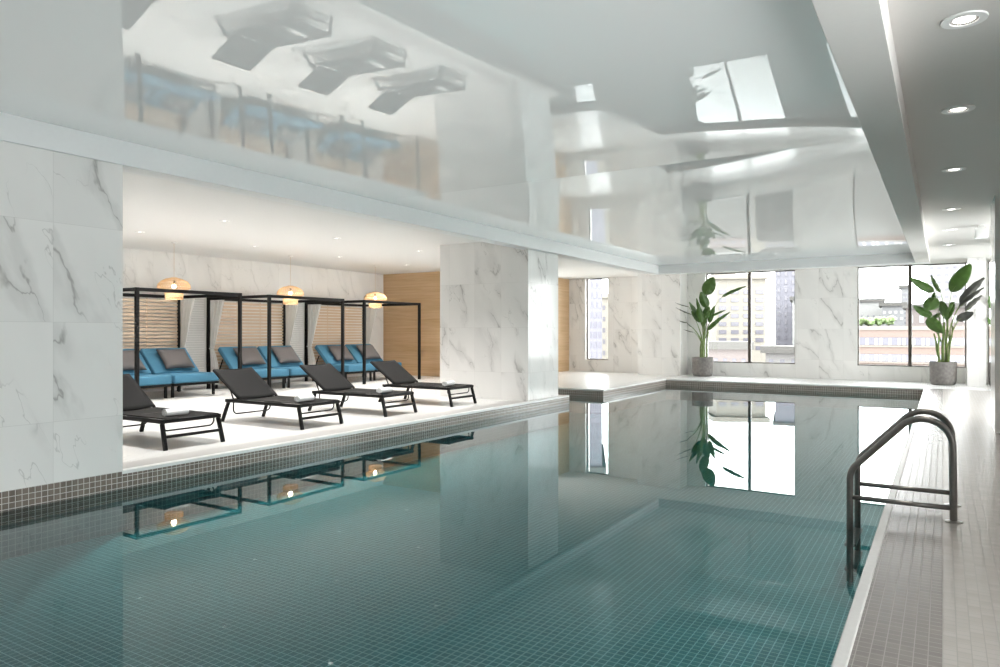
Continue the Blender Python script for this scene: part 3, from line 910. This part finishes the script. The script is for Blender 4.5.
# ------------------------------------------------------------------ the city outside
def at(u, t):
    """plan position at picture column u and distance t (metres) - only used to set the city out"""
    s = (u-500)/714; return Vector((t*(.8497*s-.5273), t*(.5273*s+.8497), 0))
def bmat(name, c, rough=.8): return simple(name, c, rough, noise=.04, nscale=.4)
M['b_cream'] = bmat('cream masonry', (.150,.138,.118)); M['b_grey'] = bmat('grey masonry', (0.121,0.121,0.125)); M['b_violet'] = bmat('violet grey cladding', (0.102,0.100,0.117))
M['b_brick'] = bmat('red brick', (.102,.073,.062)); M['b_band'] = bmat('buff stone band', (.118,.098,.084)); M['b_pink'] = bmat('dusty pink brick', (.098,.082,.078))
M['b_win'] = simple('city window glass', (.08,.077,.092), .15); M['b_pale'] = bmat('pale concrete', (0.189,0.189,0.184)); M['b_blind'] = simple('white blinds', (.24,.24,.235), .6)
M['b_roof'] = bmat('roof felt', (0.125,0.120,0.117)); M['b_top'] = bmat('pale roof gravel', (.056,.053,.049)); M['b_street'] = bmat('pale streets and squares', (0.147,0.164,0.143)); M['b_green'] = leafmat('roof planting', (.10,.15,.06), (.16,.22,.09))
az = lambda u: math.atan2(-at(u, 1).x, at(u, 1).y)
H0 = 1.4
def zv(v, t): return H0 + (332-v)/714*t
def building(label, u, t, w, d, ztop, rz, mat, rows, cols, zlo, zhi, side_cols=0, roof=True, ww=.55, wh=.5, winmat='b_win', cornice=True):
    p = at(u, t)
    r = thing('building', label, 'building', (p.x, p.y, 0), rz)
    zg = -26
    link('wall', B().box(-w/2, w/2, 0, d, zg, ztop), M[mat], r)
    if not cornice: link('roof', B().box(-w/2+.3, w/2-.3, .3, d-.3, ztop-.1, ztop+.05), M['b_top'], r)
    if cornice:
        link('cornice', B().box(-w/2-.35, w/2+.35, -.35, d+.35, ztop, ztop+.5), M['b_top' if mat != 'b_cream' else 'b_cream'], r)
    if t < 55 and mat != 'b_brick': link('added_podium', B().box(-w/2-.5, w/2+.5, -.5, .5, zg, zv(369.5, t)), M['b_top'], r)  # unseen block added to change what the gloss ceiling mirrors
    cw_, rh = w/max(cols, 1), (zhi-zlo)/max(rows, 1)
    for i in range(rows):
        for j in range(cols):
            x, z = -w/2 + cw_*(j+.5), zlo + rh*(i+.5)
            b = B(); b.box(x-cw_*ww/2, x+cw_*ww/2, -.06, .1, z-rh*wh/2, z+rh*wh/2)
            link('window', b, M[winmat], r)
        for j in range(side_cols):
            y = d/side_cols*(j+.5); z = zlo + rh*(i+.5)
            b = B(); b.box(w/2-.1, w/2+.06, y-d/side_cols*.25, y+d/side_cols*.25, z-rh*wh/2, z+rh*wh/2)
            link('window', b, M[winmat], r)
    return r
T = 70.0
px = T/714
building('cream masonry office block with rows of square windows outside the middle window', 741, T, 48*px, 12, zv(279, T), az(741)+math.radians(14), 'b_cream', 8, 4, zv(352, T), zv(288, T), 4, ww=.62, wh=.5)
T2 = 110.0; p2 = T2/714
building('violet grey slab tower rising behind the cream office block', 786, T2, 20*p2, 14, zv(262, T2), az(786), 'b_violet', 10, 3, zv(350, T2), zv(270, T2), 0, ww=.4, wh=.55)
building('pale tower at the right edge of the middle window view', 812, 95, 36*95/714, 12, zv(300, 95), az(812), 'b_pale', 6, 3, zv(350, 95), zv(305, 95), ww=.35, wh=.4)
building('grey blue building behind the slender plant', 705, 90, 34*90/714, 14, zv(300, 90), az(705), 'b_grey', 6, 3, zv(350, 90), zv(306, 90), ww=.5, wh=.4)
building('low dusty pink brick roof block below the cream office block', 725, 47, 44*47/714, 4, zv(349, 48), az(727), 'b_pink', 1, 5, zv(366, 48), zv(354, 48), ww=.4, wh=.35)
building('low grey roof building below the violet tower', 788, 52, 42*52/714, 4, zv(354, 50), az(782), 'b_roof', 1, 4, zv(368, 50), zv(357, 50), ww=.4, wh=.35)
T3 = 45.0; p3 = T3/714
br = building('red brick building with two white window bands outside the right window', 912, T3, 150*p3, 10, zv(327, T3), az(912), 'b_brick', 0, 0, 0, 1, cornice=False)
zz = lambda v: zv(v, T3)
link('added_podium', B().box(-80*p3, 80*p3, -.6, 1, -25.9, zz(369)), M['b_top'], br)  # added below the visible facade, only for the ceiling reflection
for a, b_ in ((337.5, 345.5), (354.5, 362)):
    link('window_band', B().box(-75*p3, 75*p3, -.05, .1, zz(b_), zz(a)), M['b_win'], br)
    for k in range(36):
        x = -74*p3 + k*148*p3/36
        if k % 5 in (0, 1, 3): link('blind', B().box(x, x+2.6*p3, -.08, 0, zz(b_-.5), zz(a+.8)), M['b_blind'], br)
    link('stone_band', B().box(-75*p3, 75*p3, -.12, .1, zz(b_+1.8), zz(b_+.2)), M['b_band'], br)
link('parapet', B().box(-75*p3, 75*p3, -.1, .3, zz(330), zz(326)), M['b_band'], br)
bb_ = B(); rg = random.Random(4)
gp = at(872, T3+4)
for k in range(60):
    c = Vector((rg.uniform(-1.3, 1.3), rg.uniform(-.6, .6), zz(326)+rg.uniform(.22, .5)))
    bmesh.ops.create_icosphere(bb_.bm, subdivisions=1, radius=rg.uniform(.12, .28), matrix=Matrix.Translation(c))
g = link('roof_shrub', bb_, M['b_green'], loc=(gp.x, gp.y, 0)); g.rotation_euler.z = az(872)
tag(g, 'clipped green shrubs on the roof of the red brick building', 'shrub', kind='stuff')
building('slim dark grey tower behind the red brick building', 905, 120, 7*120/714, 6, zv(288, 120), az(905), 'b_grey', 7, 1, zv(325, 120), zv(292, 120), ww=.5, wh=.4)
building('stepped grey rooftop block left of the slim tower', 893, 100, 20*100/714, 8, zv(306, 100), az(893), 'b_grey', 2, 4, zv(322, 100), zv(309, 100), ww=.5, wh=.4, winmat='b_blind')
building('pale low hall at the left edge of the right window view', 868, 110, 26*110/714, 10, zv(302, 110), az(868), 'b_pale', 1, 5, zv(322, 110), zv(312, 110), ww=.3, wh=.3)
building('pale tall office slab behind the broad-leaved plant', 947, 130, 34*130/714, 14, zv(258, 130), az(947), 'b_pale', 8, 5, zv(322, 130), zv(264, 130), ww=.5, wh=.4)
building('dusty pink building behind the broad-leaved plant', 938, 80, 56*80/714, 10, zv(308, 80), az(938), 'b_pink', 1, 6, zv(326, 80), zv(312, 80), ww=.4, wh=.5, winmat='b_blind')
building('grey blue glass tower filling the narrow left window', 590, 60, 24*60/714, 12, zv(235, 60), az(590), 'b_violet', 14, 5, zv(380, 60), zv(240, 60), ww=.6, wh=.62)
building('cream tower at the right side of the narrow left window', 607, 84, 12*84/714, 10, zv(298, 84), az(607), 'b_cream', 6, 2, zv(370, 84), zv(302, 84), ww=.4, wh=.4)
struct('ground_city', B().box(-260, 200, 30, 330, -26.4, -26), M['b_street'])

# ------------------------------------------------------------------ daylight
w = bpy.data.worlds.new('World'); bpy.context.scene.world = w; w.use_nodes = True
nt = w.node_tree; nt.nodes.clear()
out = nt.nodes.new('ShaderNodeOutputWorld'); bg = nt.nodes.new('ShaderNodeBackground'); tc = nt.nodes.new('ShaderNodeTexCoord')
ns = nt.nodes.new('ShaderNodeTexNoise'); ns.inputs['Scale'].default_value = 3.2; ns.inputs['Detail'].default_value = 6
mp = nt.nodes.new('ShaderNodeMapping'); mp.inputs['Scale'].default_value = (1, 1, 2.6)
cr = nt.nodes.new('ShaderNodeMix'); cr.data_type = 'RGBA'
cr.inputs[6].default_value = (.80,.84,.87,1); cr.inputs[7].default_value = (1,.99,.975,1)
mrn = nt.nodes.new('ShaderNodeMapRange'); mrn.inputs[1].default_value = .38; mrn.inputs[2].default_value = .62
nt.links.new(tc.outputs['Generated'], mp.inputs[0]); nt.links.new(mp.outputs[0], ns.inputs['Vector'])
nt.links.new(ns.outputs[0], mrn.inputs[0]); nt.links.new(mrn.outputs[0], cr.inputs[0])
nt.links.new(cr.outputs[2], bg.inputs[0]); bg.inputs[1].default_value = SKY
nt.links.new(bg.outputs[0], out.inputs[0])
def portal(loc, rot, sx, sy):
    L = bpy.data.lights.new('portal', 'AREA'); L.shape = 'RECTANGLE'; L.size = sx; L.size_y = sy
    L.cycles.is_portal = True
    o = bpy.data.objects.new('sky_portal', L); C.objects.link(o); o.location = loc; o.rotation_euler = rot
zm = (SILL+ZC)/2*h
for a, b in wins:
    portal(((a+b)/2*h, (YFW+.2)*h, zm), (math.radians(-90), 0, 0), (b-a)*h, (ZC-SILL)*h)
portal((-8.4*h, 14.55*h, zm), (math.radians(90), 0, math.radians(-90)), 2.5*h, (ZC-SILL)*h)
for a, b in rw:
    portal(((XRW+.2)*h, (a+b)/2*h, zm), (math.radians(90), 0, math.radians(90)), (b-a)*h, (ZC-SILL)*h)

# ------------------------------------------------------------------ camera
cam = bpy.data.cameras.new('Camera'); co = bpy.data.objects.new('Camera', cam); C.objects.link(co)
cam.sensor_width = 36; cam.lens = 714/1000*36; cam.clip_start = .05; cam.clip_end = 1000
cam.shift_y = -1.5/1000
co.location = (0, 0, h); co.rotation_euler = (math.radians(90), 0, math.atan2(443, 714))
sc_ = bpy.context.scene; sc_.camera = co
vs = sc_.view_settings
sc_.display_settings.display_device = 'sRGB'
vs.view_transform = 'Standard'; vs.look = 'None'; vs.exposure = EXPOSURE; vs.gamma = 1; vs.use_curve_mapping = False
cy = sc_.cycles
cy.max_bounces = 12; cy.diffuse_bounces = 5; cy.glossy_bounces = 6; cy.transmission_bounces = 6; cy.transparent_max_bounces = 16
cy.caustics_reflective = True; cy.caustics_refractive = False; cy.blur_glossy = .3; cy.sample_clamp_indirect = 6
